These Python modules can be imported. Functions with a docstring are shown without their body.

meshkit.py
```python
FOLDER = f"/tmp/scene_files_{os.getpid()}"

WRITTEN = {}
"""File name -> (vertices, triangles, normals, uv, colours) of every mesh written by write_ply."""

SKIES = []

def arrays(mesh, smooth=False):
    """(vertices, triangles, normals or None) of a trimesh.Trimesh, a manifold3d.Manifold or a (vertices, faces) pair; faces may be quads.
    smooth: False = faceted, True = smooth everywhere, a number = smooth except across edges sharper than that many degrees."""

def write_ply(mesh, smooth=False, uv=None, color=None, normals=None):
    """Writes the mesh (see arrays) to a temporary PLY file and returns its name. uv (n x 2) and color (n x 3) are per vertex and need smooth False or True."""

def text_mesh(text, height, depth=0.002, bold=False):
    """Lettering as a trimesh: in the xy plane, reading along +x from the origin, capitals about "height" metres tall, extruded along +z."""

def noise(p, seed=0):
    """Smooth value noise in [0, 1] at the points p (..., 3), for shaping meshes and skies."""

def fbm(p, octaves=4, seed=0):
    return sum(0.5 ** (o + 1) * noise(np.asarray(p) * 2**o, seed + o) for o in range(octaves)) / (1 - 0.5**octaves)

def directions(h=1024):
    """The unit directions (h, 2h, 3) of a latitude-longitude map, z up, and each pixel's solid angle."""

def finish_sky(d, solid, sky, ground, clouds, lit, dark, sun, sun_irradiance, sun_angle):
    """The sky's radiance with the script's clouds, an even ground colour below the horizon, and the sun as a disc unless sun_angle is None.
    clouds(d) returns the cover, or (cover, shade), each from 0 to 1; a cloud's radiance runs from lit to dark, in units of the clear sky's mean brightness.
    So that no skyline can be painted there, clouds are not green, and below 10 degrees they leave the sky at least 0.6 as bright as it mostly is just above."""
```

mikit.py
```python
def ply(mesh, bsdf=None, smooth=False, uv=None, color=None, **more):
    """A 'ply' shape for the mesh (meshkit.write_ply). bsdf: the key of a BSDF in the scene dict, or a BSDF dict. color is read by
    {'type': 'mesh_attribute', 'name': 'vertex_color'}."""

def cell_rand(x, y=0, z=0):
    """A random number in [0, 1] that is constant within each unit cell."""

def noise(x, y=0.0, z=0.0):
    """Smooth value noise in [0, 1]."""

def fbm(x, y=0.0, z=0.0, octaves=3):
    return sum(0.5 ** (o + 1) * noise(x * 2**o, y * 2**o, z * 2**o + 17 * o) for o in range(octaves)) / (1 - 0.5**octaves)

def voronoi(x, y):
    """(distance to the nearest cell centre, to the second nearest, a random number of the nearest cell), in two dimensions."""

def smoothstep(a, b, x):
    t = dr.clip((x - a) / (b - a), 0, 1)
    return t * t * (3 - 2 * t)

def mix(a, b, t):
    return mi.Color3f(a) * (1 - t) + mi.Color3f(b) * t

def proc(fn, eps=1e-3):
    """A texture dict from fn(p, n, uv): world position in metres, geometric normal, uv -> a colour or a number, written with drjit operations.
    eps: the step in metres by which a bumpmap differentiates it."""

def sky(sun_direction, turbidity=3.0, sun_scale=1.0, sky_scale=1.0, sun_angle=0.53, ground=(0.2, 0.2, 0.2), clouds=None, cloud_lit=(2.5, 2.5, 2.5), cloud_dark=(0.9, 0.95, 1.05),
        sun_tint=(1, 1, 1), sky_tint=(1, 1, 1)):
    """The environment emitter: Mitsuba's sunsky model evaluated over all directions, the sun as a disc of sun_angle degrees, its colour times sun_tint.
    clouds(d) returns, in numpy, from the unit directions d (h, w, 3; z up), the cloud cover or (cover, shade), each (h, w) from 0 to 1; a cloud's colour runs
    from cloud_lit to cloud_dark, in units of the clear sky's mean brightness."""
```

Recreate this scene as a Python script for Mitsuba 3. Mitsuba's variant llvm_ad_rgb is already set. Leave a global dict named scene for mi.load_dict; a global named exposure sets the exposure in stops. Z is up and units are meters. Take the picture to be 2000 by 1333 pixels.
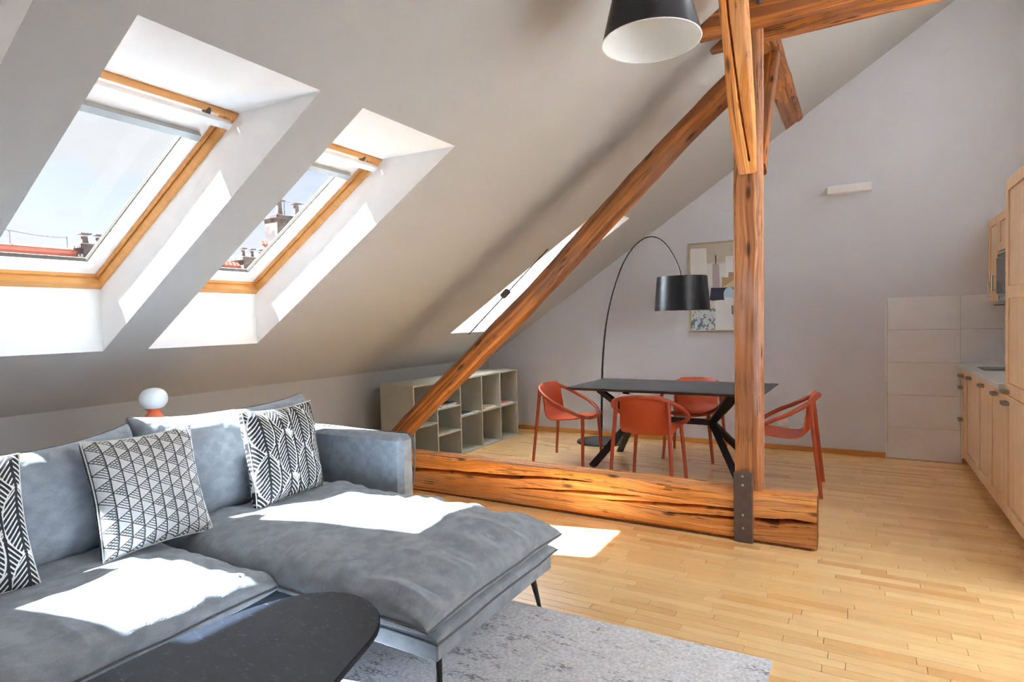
import math
import numpy as np
import trimesh
import drjit as dr
import mitsuba as mi
import mikit
import meshkit
from mikit import proc, noise, fbm, voronoi, cell_rand, smoothstep, mix
from shapely.geometry import Polygon

T = mi.ScalarTransform4f
scene, labels = {}, {}
exposure = 2.4

# ------------------------------------------------------------------ camera, sky, sun
EYE = np.array([0.0, 0.0, 1.385])
YAW, PITCH, ROLL, FOCAL = -0.527028, -0.0335722, -0.0243803, 1163.2356
fw = np.array([math.sin(YAW) * math.cos(PITCH), math.cos(YAW) * math.cos(PITCH), math.sin(PITCH)])
rt = np.array([math.cos(YAW), -math.sin(YAW), 0.0])
up = np.cross(rt, fw)
up = -math.sin(ROLL) * rt + math.cos(ROLL) * up
scene['camera'] = {'type': 'perspective', 'fov': 2 * math.degrees(math.atan(1000 / FOCAL)), 'fov_axis': 'x', 'near_clip': 0.05, 'far_clip': 500.0,
                   'to_world': T().look_at(origin=EYE.tolist(), target=(EYE + fw).tolist(), up=up.tolist())}
SUN = np.array([-0.595, -0.45, 1.0])


def clouds(d):
    q = d / np.maximum(d[..., 2:3] + 0.12, 0.05)
    a = meshkit.fbm(q * np.array([0.9, 2.4, 0.0]) + 3.0, 5, 4)
    b = meshkit.fbm(q * np.array([3.2, 5.0, 0.0]) + 9.0, 4, 8)
    return np.clip((0.6 * a + 0.4 * b - 0.38) * 5.0, 0.0, 0.95), np.clip((b - 0.45) * 2.0, 0, 1) * 0.4


scene['sky'] = mikit.sky(SUN, turbidity=8.0, sun_scale=14.5, sky_scale=1.0, sun_angle=0.9, ground=(0.25, 0.22, 0.2), clouds=clouds,
                         cloud_lit=(1.0, 1.02, 1.04), cloud_dark=(0.8, 0.84, 0.88), sun_tint=(0.72, 1.0, 1.5))


# ------------------------------------------------------------------ materials
def rgb(r, g, b):
    """An sRGB colour (0..255) as a linear rgb dict."""
    return {'type': 'rgb', 'value': lin(r, g, b)}


def lin(*c):
    return [x / 255 / 12.92 if x < 10.3 else ((x / 255 + 0.055) / 1.055) ** 2.4 for x in c]


def pbr(key, color, rough=0.5, spec=0.5, **more):
    scene[key] = {'type': 'twosided', 'bsdf': {'type': 'principled', 'base_color': color, 'roughness': rough, 'specular': spec, **more}}


def bumped(key, color, rough, height, scale, spec=0.5, **more):
    scene[key] = {'type': 'twosided', 'bsdf': {'type': 'bumpmap', 'arbitrary': height, 'scale': scale,
                                             'bsdf': {'type': 'principled', 'base_color': color, 'roughness': rough, 'specular': spec, **more}}}


C3 = mi.Color3f


def timber_color(dark, mid, lit, worn):
    def f(p, n, uv):
        u, v = uv.x, uv.y
        warp = fbm(u * 1.5, v * 6, 3.0) * 0.09
        ring = noise(u * 0.9, (v + warp) * 60, 1.0)
        fine = noise(u * 6, (v + warp) * 300, 7.0)
        patch = fbm(u * 1.1, v * 4, 11.0, 4)
        wear = fbm(u * 2.3, v * 14, 23.0)
        c = mix(lin(*mid), lin(*lit), smoothstep(0.35, 0.7, ring * 0.55 + patch * 0.45))
        c = mix(c, C3(lin(*dark)), smoothstep(0.45, 0.72, patch) * 0.65)
        c = mix(c, C3(lin(*worn)), smoothstep(0.52, 0.75, wear) * 0.55)
        c = c * (1 - 0.36 * smoothstep(0.5, 0.9, fine))
        c = mix(c, C3(lin(70, 42, 28)), smoothstep(0.86, 0.93, noise(u * 1.1, (v + warp * 0.6) * 130, 31.0)) * 0.75)
        d1, _, w = voronoi(u * 2.6, v * 9)
        c = mix(c, C3(lin(52, 30, 20)), (1 - smoothstep(0.04, 0.17, d1)) * smoothstep(0.66, 0.7, w) * 0.85)
        sp = noise(u * 16, v * 230, 4.0) * fbm(u * 5, v * 23, 9.0)
        return mix(c, C3(lin(60, 38, 26)), smoothstep(0.42, 0.6, sp) * 0.7)
    return f


def timber_bump(p, n, uv):
    w = fbm(uv.x * 1.5, uv.y * 6, 3.0) * 0.09
    return noise(uv.x * 3, (uv.y + w) * 200, 7.0) * 0.6 + noise(uv.x * 1.5, (uv.y + w) * 70, 2.0)


bumped('m_timber', proc(timber_color((150, 86, 46), (214, 136, 64), (238, 170, 98), (196, 144, 104))), 0.5, proc(timber_bump), 0.0016, 0.45)


bumped('m_timber_brown', proc(timber_color((104, 62, 42), (156, 96, 56), (196, 134, 84), (172, 134, 116))), 0.5, proc(timber_bump), 0.0022, 0.45)
bumped('m_timber_dark', proc(timber_color((88, 54, 38), (140, 82, 42), (186, 116, 54), (124, 88, 72))), 0.5, proc(timber_bump), 0.002, 0.45)


def endgrain(p, n, uv):
    return mix(lin(120, 68, 34), lin(66, 38, 22), fbm(p.x * 40, p.y * 40, p.z * 40))


pbr('m_endgrain', proc(endgrain), 0.7)


def plank_color(p, n, uv):
    t = uv.x
    c = mix(lin(218, 176, 118), lin(230, 194, 138), smoothstep(0.1, 0.9, t))
    c = mix(c, C3(lin(204, 150, 86)), smoothstep(0.8, 0.98, t) * 0.8)
    g = noise(p.x * 4 + t * 91, p.y * 190, t * 40)
    h = fbm(p.x * 2 + t * 50, p.y * 30, t * 20)
    return mix(c, c * 0.8, smoothstep(0.5, 0.95, g) * 0.35 + smoothstep(0.4, 0.8, h) * 0.3)


def plank_rough(p, n, uv):
    return 0.2 + 0.1 * fbm(p.x * 6, p.y * 9, 2.0)


pbr('m_plank', proc(plank_color), proc(plank_rough), 0.5)
pbr('m_underlay', rgb(70, 46, 26), 0.9)
pbr('m_baseboard', rgb(190, 128, 62), 0.4)


def paint_bump(p, n, uv):
    return fbm(p.x * 90, p.y * 90, p.z * 90)


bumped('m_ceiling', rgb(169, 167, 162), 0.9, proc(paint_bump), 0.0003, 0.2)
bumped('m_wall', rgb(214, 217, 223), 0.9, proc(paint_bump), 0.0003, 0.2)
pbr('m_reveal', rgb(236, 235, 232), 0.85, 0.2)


def pine_color(p, n, uv):
    g = noise(p.x * 20 + p.z * 20, p.y * 20, 3.0) * 0.5 + noise((p.x + p.z) * 120, p.y * 12, 5.0) * 0.5
    return mix(lin(206, 150, 82), lin(186, 126, 62), g)


pbr('m_pine', proc(pine_color), 0.4)
pbr('m_sash', rgb(240, 240, 238), 0.4)
pbr('m_bracket', rgb(70, 62, 52), 0.5)
pbr('m_blind_bar', rgb(150, 156, 156), 0.4)
scene['m_pane'] = {'type': 'thindielectric', 'int_ior': 1.06}
scene['m_blind'] = {'type': 'principledthin', 'base_color': rgb(246, 246, 243), 'roughness': 0.9, 'diff_trans': 1.7, 'spec_trans': 0.0, 'eta': 1.3}


def fabric_color(p, n, uv):
    a = fbm(p.x * 24, p.y * 24, p.z * 24, 4)
    b = noise(p.x * 420, p.y * 420, p.z * 420)
    return mix(lin(130, 138, 145), lin(146, 154, 160), smoothstep(0.3, 0.7, a)) * (0.88 + 0.24 * b)


def fabric_bump(p, n, uv):
    return fbm(p.x * 300, p.y * 300, p.z * 300, 2)


bumped('m_sofa', proc(fabric_color), 0.85, proc(fabric_bump), 0.0007, 0.25, sheen=0.6)
pbr('m_piping', rgb(98, 102, 105), 0.85, 0.2)


def leaf_print(p, n, uv):
    u, v = uv.x * 3.7, uv.y * 2.0

    def layer(u, v, off):
        cu = dr.floor(u)
        vv = v + off + 0.5 * (cu - 2 * dr.floor(cu / 2)) + 0.14 * cell_rand(cu, 3)
        t = vv - dr.floor(vv)
        x = u - cu - 0.5 + 0.05 * dr.sin(t * 3.1)
        half = 0.50 * dr.power(dr.clip(t, 0.0, 1), 0.6) * dr.sqrt(dr.clip(1 - t, 0, 1)) * 2.1
        inside = dr.abs(x) < half
        edge = dr.abs(x) > half - 0.05
        s = t * 11 - dr.abs(x) * 6.5
        vein = (s - dr.floor(s)) < 0.36
        rib = dr.abs(x) < 0.045
        light = (edge | vein) & ~rib
        return inside, light
    i1, l1 = layer(u, 1 - v, 0.0)
    i2, l2 = layer(u + 0.5, 1 - v, 0.35)
    light = dr.select(i1, l1, dr.select(i2, l2, True))
    weave = 0.92 + 0.16 * noise(uv.x * 240, uv.y * 240, 1.0)
    return dr.select(light, C3(lin(214, 212, 206)), C3(lin(50, 50, 52))) * weave


def tri_print(p, n, uv):
    u, v = uv.x * 9.5, uv.y * 8.6
    d1, d2 = v + u * 0.5, v - u * 0.5
    kind = dr.floor(d1) - dr.floor(d2) - dr.floor(u)
    fu, f1, f2 = u - dr.floor(u), d1 - dr.floor(d1), d2 - dr.floor(d2)
    near = lambda f, w: dr.minimum(f, 1 - f) < w
    s1, s2 = d1 * 5, d2 * 5
    hatch = near(s1 - dr.floor(s1), 0.17) | (near(s2 - dr.floor(s2), 0.12) & (cell_rand(dr.floor(u), dr.floor(d1)) > 0.5))
    dark = near(fu, 0.05) | near(f1, 0.035) | near(f2, 0.035) | ((kind > 0.5) & hatch)
    weave = 0.92 + 0.16 * noise(uv.x * 240, uv.y * 240, 1.0)
    return dr.select(dark, C3(lin(62, 62, 64)), C3(lin(204, 203, 200))) * weave


pbr('m_leaf', proc(leaf_print), 0.9, 0.2)
pbr('m_pillow_edge', rgb(206, 205, 200), 0.9, 0.2)
pbr('m_tri', proc(tri_print), 0.9, 0.2)


def rug_color(p, n, uv):
    fl = noise(p.x * 90, p.y * 220, 2.0)
    pt = fbm(p.x * 7, p.y * 14, 1.0, 4)
    st = noise(p.x * 13, p.y * 60, 8.0)
    c = mix(lin(226, 228, 230), lin(196, 197, 199), noise(p.x * 120, p.y * 120, 3.0))
    k = smoothstep(0.62, 0.95, fl * 0.55 + pt * 0.55 + (st - 0.5) * 0.4)
    return mix(c, C3(lin(112, 112, 114)), k * 0.8)


def rug_bump(p, n, uv):
    return dr.abs(dr.sin(p.x * 520)) * 0.7 + noise(p.x * 150, p.y * 260, 1.0)


bumped('m_rug', proc(rug_color), 0.95, proc(rug_bump), 0.002, 0.1)


def black_oak(p, n, uv):
    g = noise(p.x * 40, p.y * 520, 1.0) * noise(p.x * 60, p.y * 130, 3.0)
    return mix(lin(12, 18, 26), lin(46, 56, 68), smoothstep(0.5, 0.8, g))


def black_oak_bump(p, n, uv):
    return noise(p.x * 12, p.y * 330, 1.0)


bumped('m_black_oak', proc(black_oak), 0.42, proc(black_oak_bump), 0.0006, 0.3)


def black_top(p, n, uv):
    return mix(lin(38, 38, 40), lin(56, 55, 55), fbm(p.x * 3, p.y * 40, 2.0))


pbr('m_table_black', proc(black_top), 0.38, 0.5)
pbr('m_black_metal', rgb(24, 24, 26), 0.4, 0.5)
pbr('m_lamp_black', rgb(13, 19, 26), 0.34, 0.5)
pbr('m_lamp_white', rgb(226, 226, 222), 0.6)
pbr('m_orange', rgb(196, 84, 48), 0.42, 0.5)
pbr('m_orange_leg', rgb(170, 74, 46), 0.45, 0.5)
pbr('m_terracotta', rgb(214, 104, 66), 0.35, 0.5)
pbr('m_opal', rgb(226, 230, 230), 0.3, 0.5)


def maple(p, n, uv):
    g = noise(p.x * 60 + p.y * 60, p.z * 3, 2.0) * 0.5 + fbm((p.x + p.y) * 14, p.z * 1.2, 4.0) * 0.5
    return mix(lin(234, 204, 166), lin(216, 180, 138), g)


pbr('m_maple', proc(maple), 0.4, 0.45)
pbr('m_groove', rgb(150, 104, 62), 0.6)
pbr('m_worktop', rgb(198, 202, 202), 0.3, 0.5)


def tile_color(p, n, uv):
    a = fbm(p.x * 3, p.z * 9, 2.0)
    b = fbm(p.x * 14, p.z * 40, 5.0)
    return mix(lin(238, 241, 245), lin(226, 229, 233), a * 0.6 + b * 0.4)


pbr('m_tile', proc(tile_color), 0.45, 0.4)
pbr('m_grout', rgb(176, 172, 166), 0.9)
pbr('m_steel', {'type': 'rgb', 'value': [0.55, 0.54, 0.52]}, 0.35, 0.5, metallic=1.0)
pbr('m_handle', {'type': 'rgb', 'value': [0.3, 0.28, 0.26]}, 0.4, 0.5, metallic=1.0)
pbr('m_grey_plastic', rgb(140, 148, 152), 0.4)
pbr('m_black_glass', rgb(20, 22, 24), 0.08, 0.5)
pbr('m_shelf', rgb(172, 168, 152), 0.55, 0.4)
pbr('m_plaster', rgb(236, 236, 234), 0.8, 0.2)
pbr('m_plastic', rgb(238, 238, 236), 0.35)


def iron(p, n, uv):
    return mix(lin(92, 78, 72), lin(70, 60, 58), fbm(p.x * 30, p.y * 30, p.z * 30))


pbr('m_iron', proc(iron), 0.5, 0.5)
pbr('m_bolt', rgb(150, 140, 130), 0.4)
pbr('m_brass', rgb(178, 160, 122), 0.4)
pbr('m_paper', rgb(232, 230, 224), 0.7)
pbr('m_dark_cover', rgb(48, 50, 54), 0.5)
pbr('m_tan_cover', rgb(206, 182, 140), 0.5)
pbr('m_pink_cover', rgb(206, 130, 136), 0.5)


def painting(p, n, uv):
    x, y = uv.x, uv.y                       # 0..1 from the lower left
    wob = (fbm(x * 9, y * 9, 1.0) - 0.5) * 0.02
    X, Y = x + wob, y + wob
    g = fbm(x * 14, y * 14, 3.0)

    def put(c, inside, col, amt=0.96):
        return dr.select(inside, mix(c, C3(lin(*col)), amt), c)

    def rect(a, b, c_, d):
        return (X > a) & (X < b) & (Y > c_) & (Y < d)
    c = mix(lin(206, 204, 194), lin(188, 184, 170), g)
    c = put(c, Y > 0.78 + 0.0 * X, (186, 178, 160), 0.8)
    c = put(c, rect(0.0, 0.25, 0.50, 0.95), (226, 224, 218))
    c = put(c, rect(0.25, 0.62, 0.52, 0.76), (218, 216, 210))
    c = put(c, rect(0.52, 0.68, 0.55, 0.84), (226, 226, 224))
    c = put(c, rect(0.33, 0.43, 0.44, 0.76), (176, 158, 160))
    c = put(c, rect(0.37, 0.385, 0.76, 0.86), (72, 46, 48))
    c = put(c, (X > 0.46) & (X < 0.73) & (Y > 0.49) & (Y < 0.60) | (X > 0.56) & (X < 0.72) & (Y > 0.58) & (Y < 0.655) | (X > 0.645) & (X < 0.66) & (Y > 0.6) & (Y < 0.69), (172, 140, 94))
    c = put(c, (X > 0.48) & (X < 0.73) & (Y > 0.49) & (Y < 0.49 + (X - 0.48) * 0.5) & (Y < 0.62), (204, 188, 154))
    c = put(c, rect(0.70, 0.88, 0.70, 0.745), (66, 128, 142))
    c = put(c, rect(0.76, 0.98, 0.47, 0.64), (58, 132, 166))
    c = put(c, (Y > 0.63) & (Y < 0.64 + 0.5 * (0.14 - dr.abs(X - 0.89)) * 0.9) & (Y < 0.72), (36, 62, 92))
    c = put(c, rect(0.89, 0.94, 0.53, 0.58), (220, 226, 226))
    c = put(c, (Y > 0.345) & (Y < 0.485) & (X > 0.30 - (0.485 - Y) * 0.15) & (X < 0.79 + (0.485 - Y) * 0.2), (38, 44, 68))
    c = put(c, (dr.square(X - 0.57) * 0.9 + dr.square((Y - 0.40) * 0.9) < 0.0062), (188, 212, 222))
    c = put(c, rect(0.50, 0.64, 0.30, 0.375), (222, 222, 218))
    c = put(c, (X > 0.36) & (X < 0.86) & (Y < 0.345), (222, 222, 218), 0.85)
    c = put(c, rect(0.575, 0.65, 0.17, 0.28), (240, 238, 232))
    c = put(c, rect(0.595, 0.635, 0.17, 0.28), (128, 116, 104))
    sc = noise(x * 60, y * 60, 8.0) * noise(x * 25, y * 25, 2.0)
    return dr.select((X < 0.36) & (Y < 0.25), mix(lin(196, 200, 196), lin(96, 120, 130), smoothstep(0.22, 0.5, sc)), c)


pbr('m_painting', proc(painting), 0.7, 0.2)


def rooftile(p, n, uv):
    return mix(lin(176, 112, 94), lin(150, 88, 74), fbm(p.y * 2.5, p.z * 5, p.x * 2))


pbr('m_rooftile', proc(rooftile), 0.8, 0.2)


def oldplaster(p, n, uv):
    return mix(lin(92, 82, 74), lin(66, 58, 54), smoothstep(0.35, 0.7, fbm(p.x * 1.5, p.y * 1.5, p.z * 1.5)))


pbr('m_oldplaster', proc(oldplaster), 0.9, 0.2)
pbr('m_pot', rgb(100, 88, 84), 0.8, 0.2)
pbr('m_grey_metal', rgb(110, 110, 112), 0.6)
pbr('m_facade', rgb(140, 130, 114), 0.9, 0.2)


# ------------------------------------------------------------------ mesh helpers
def put(key, mesh, mat, smooth=False, uv=None, label=None, category=None, group=None, kind=None, **more):
    scene[key] = mikit.ply(mesh, mat, smooth, uv, **more)
    tag(key, label, category, group, kind)
    return key


def tag(key, label=None, category=None, group=None, kind=None):
    d = {k: v for k, v in (('label', label), ('category', category), ('group', group), ('kind', kind)) if v}
    if d:
        labels[key] = d


def numbered(stem, i):
    return stem if i == 0 else f'{stem}_{i:03d}'


def cat(*m):
    m = [x for x in (m[0] if len(m) == 1 and isinstance(m[0], (list, tuple)) else m)]
    return trimesh.util.concatenate(m)


def box(x0, x1, y0, y1, z0, z1, b=0.0):
    lo, hi = np.array([x0, y0, z0], float), np.array([x1, y1, z1], float)
    lo, hi = np.minimum(lo, hi), np.maximum(lo, hi)
    if b <= 0:
        m = trimesh.creation.box(extents=hi - lo)
        m.apply_translation((lo + hi) / 2)
        return m
    b = min(b, 0.45 * (hi - lo).min())
    pts = []
    for sx in (0, 1):
        for sy in (0, 1):
            for sz in (0, 1):
                c = np.where([sx, sy, sz], hi, lo)
                s = np.where([sx, sy, sz], -1, 1)
                for k in range(3):
                    q = c + s * b
                    q[k] = c[k]
                    pts.append(q)
    return trimesh.convex.convex_hull(np.array(pts))


def frames(P):
    P = np.asarray(P, float)
    t = np.gradient(P, axis=0)
    t /= np.linalg.norm(t, axis=1, keepdims=True)
    return P, t


def tube(P, r, sides=12, cap=True):
    P, t = frames(P)
    r = np.broadcast_to(np.asarray(r, float), (len(P),))
    a = np.cross(t[0], [0, 0, 1.0] if abs(t[0][2]) < 0.9 else [1.0, 0, 0])
    a /= np.linalg.norm(a)
    V = []
    ang = np.arange(sides) * 2 * np.pi / sides
    for i in range(len(P)):
        a = a - t[i] * (a @ t[i])
        a /= np.linalg.norm(a)
        b = np.cross(t[i], a)
        V.append(P[i] + r[i] * (np.cos(ang)[:, None] * a + np.sin(ang)[:, None] * b))
    V = np.vstack(V)
    n = len(P)
    i, j = np.meshgrid(np.arange(n - 1), np.arange(sides), indexing='ij')
    q = np.stack([i * sides + j, i * sides + (j + 1) % sides, (i + 1) * sides + (j + 1) % sides, (i + 1) * sides + j], -1).reshape(-1, 4)
    F = np.vstack([q[:, [0, 1, 2]], q[:, [0, 2, 3]]])
    if cap:
        k = len(V)
        V = np.vstack([V, P[0], P[-1]])
        c = np.arange(sides)
        F = np.vstack([F, np.stack([(c + 1) % sides, c, c * 0 + k], 1), np.stack([c + (n - 1) * sides, (c + 1) % sides + (n - 1) * sides, c * 0 + k + 1], 1)])
    return trimesh.Trimesh(V, F, process=False)


def ring_tube(P, r, sides=10):
    """A closed tube."""
    P = np.asarray(P, float)
    n = len(P)
    t = np.roll(P, -1, 0) - np.roll(P, 1, 0)
    t /= np.linalg.norm(t, axis=1, keepdims=True)
    mid = P.mean(0)
    V, ang = [], np.arange(sides) * 2 * np.pi / sides
    for i in range(n):
        a = P[i] - mid
        a -= t[i] * (a @ t[i])
        a /= np.linalg.norm(a)
        b = np.cross(t[i], a)
        V.append(P[i] + r * (np.cos(ang)[:, None] * a + np.sin(ang)[:, None] * b))
    i, j = np.meshgrid(np.arange(n), np.arange(sides), indexing='ij')
    q = np.stack([i * sides + j, i * sides + (j + 1) % sides, (i + 1) % n * sides + (j + 1) % sides, (i + 1) % n * sides + j], -1).reshape(-1, 4)
    return trimesh.Trimesh(np.vstack(V), np.vstack([q[:, [0, 1, 2]], q[:, [0, 2, 3]]]), process=False)


def lathe(profile, sides=48, at=(0, 0, 0)):
    m = trimesh.creation.revolve(np.asarray(profile, float), sections=sides)
    m.apply_translation(at)
    return m


def grid_faces(nu, nv, wrap=False):
    i, j = np.meshgrid(np.arange(nu - 1), np.arange(nv if wrap else nv - 1), indexing='ij')
    return np.stack([i * nv + j, (i + 1) * nv + j, (i + 1) * nv + (j + 1) % nv, i * nv + (j + 1) % nv], -1).reshape(-1, 4)


def tri(q):
    return np.vstack([q[:, [0, 1, 2]], q[:, [0, 2, 3]]])


def spline(P, n):
    from scipy.interpolate import CubicSpline
    P = np.asarray(P, float)
    s = np.r_[0, np.cumsum(np.linalg.norm(np.diff(P, axis=0), axis=1))]
    return CubicSpline(s, P)(np.linspace(0, s[-1], n))


def prism(poly, z0, z1, bevel=0.0):
    """A vertical prism over a polygon, with a small chamfer round its top and bottom edges."""
    if bevel:
        rings = [(Polygon(poly).buffer(-bevel), z0), (Polygon(poly), z0 + bevel), (Polygon(poly), z1 - bevel), (Polygon(poly).buffer(-bevel), z1)]
        n = 96
        V = []
        c = np.asarray(Polygon(poly).centroid.coords[0])
        for g, z in rings:
            e = np.asarray(g.exterior.coords)
            a = np.unwrap(np.arctan2(e[:, 1] - c[1], e[:, 0] - c[0]))
            d = np.linalg.norm(e - c, axis=1)
            if a[-1] < a[0]:
                a, d = a[::-1], d[::-1]
            th = np.linspace(0, 2 * np.pi, n, endpoint=False)
            dd = np.interp((th - a[0]) % (2 * np.pi) + a[0], a, d)
            V.append(np.c_[c[0] + dd * np.cos(th), c[1] + dd * np.sin(th), np.full(n, z)])
        V = np.vstack(V + [[[*c, z0]], [[*c, z1]]])
        F = tri(grid_faces(4, n, True))[:, ::-1]
        k = np.arange(n)
        F = np.vstack([F, np.stack([k * 0 + 4 * n, (k + 1) % n, k], 1), np.stack([k * 0 + 4 * n + 1, k + 3 * n, (k + 1) % n + 3 * n], 1)])
        return trimesh.Trimesh(V, F, process=False)
    m = trimesh.creation.extrude_polygon(Polygon(poly), z1 - z0, engine='earcut')
    m.apply_translation([0, 0, z0])
    return m


def timber(key, P, w, h, upv, power=7.0, seed=1, rough=0.004, nlen=160, nring=72, taper=None, cracks=None, cut=None, label=None, category='beam', group=None, mat='m_timber'):
    """A hewn timber swept along the points P: w across (side x up), h along up; the section a superellipse (2 = round log)."""
    P = np.asarray(P, float)
    P = spline(P, nlen) if len(P) > 2 else P[0] + (P[1] - P[0]) * np.linspace(0, 1, nlen)[:, None]
    _, t = frames(P)
    upv = np.asarray(upv, float)
    th = np.linspace(0, 2 * np.pi, 721)
    sx = np.sign(np.cos(th)) * np.abs(np.cos(th)) ** (2 / power) * w / 2
    sy = np.sign(np.sin(th)) * np.abs(np.sin(th)) ** (2 / power) * h / 2
    s = np.r_[0, np.cumsum(np.hypot(np.diff(sx), np.diff(sy)))]
    q = np.linspace(0, s[-1], nring + 1)
    cx, cy = np.interp(q, s, sx), np.interp(q, s, sy)
    L = np.r_[0, np.cumsum(np.linalg.norm(np.diff(P, axis=0), axis=1))]
    V = np.zeros((nlen, nring + 1, 3))
    tp = np.ones(nlen) if taper is None else np.interp(L / L[-1], *taper)
    for i in range(nlen):
        u_ = upv - t[i] * (upv @ t[i])
        u_ /= np.linalg.norm(u_)
        side = np.cross(t[i], u_)
        V[i] = P[i] + tp[i] * (cx[:, None] * side + cy[:, None] * u_)
    N = V - P[:, None]
    N /= np.linalg.norm(N, axis=2, keepdims=True)
    cyl = np.stack([np.broadcast_to(L[:, None], V.shape[:2]), np.broadcast_to(cx, V.shape[:2]), np.broadcast_to(cy, V.shape[:2])], -1)
    d = (meshkit.fbm(cyl * [2.2, 9, 9] + seed * 7.3, 3, seed) - 0.5) * rough * 3 + (meshkit.noise(cyl * [9, 45, 45] + seed, seed) - 0.5) * rough * 0.5
    V = V + N * d[..., None]
    if cracks is not None:
        V = cracks(V)
    if cut is not None:
        V = cut(V)
    uv = np.stack([np.broadcast_to(L[:, None] + seed * 3.7, V.shape[:2]), np.broadcast_to(q + seed * 1.3, V.shape[:2])], -1).reshape(-1, 2)
    F = tri(grid_faces(nlen, nring + 1))
    m = trimesh.Trimesh(V.reshape(-1, 3), F, process=False)
    if m.volume < 0 or np.einsum('ij,ij->i', m.face_normals[::50], (m.triangles_center - P[np.argmin(np.abs(L - L[-1] / 2))])[::50]).mean() < 0:
        m = trimesh.Trimesh(m.vertices, F[:, ::-1], process=False)
    put(key, m, mat, True, uv, label=label, category=category, group=group)
    # the sawn ends
    for k, i in enumerate((0, -1)):
        ring = V[i][:-1]
        vv = np.vstack([ring, ring.mean(0)])
        j = np.arange(nring)
        put(numbered(key + '__end_grain', k), trimesh.Trimesh(vv, np.stack([j, (j + 1) % nring, j * 0 + nring], 1), process=False), 'm_endgrain')
    return key


# ------------------------------------------------------------------ the room
SLOPE, RISE = 0.64724, 3.63713                 # the sloping ceiling: z = SLOPE x + RISE
GABLE, KNEE, KITCHEN, REAR = 6.633, -4.22, 1.38, -3.4


def roof_z(x):
    return SLOPE * x + RISE


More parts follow.
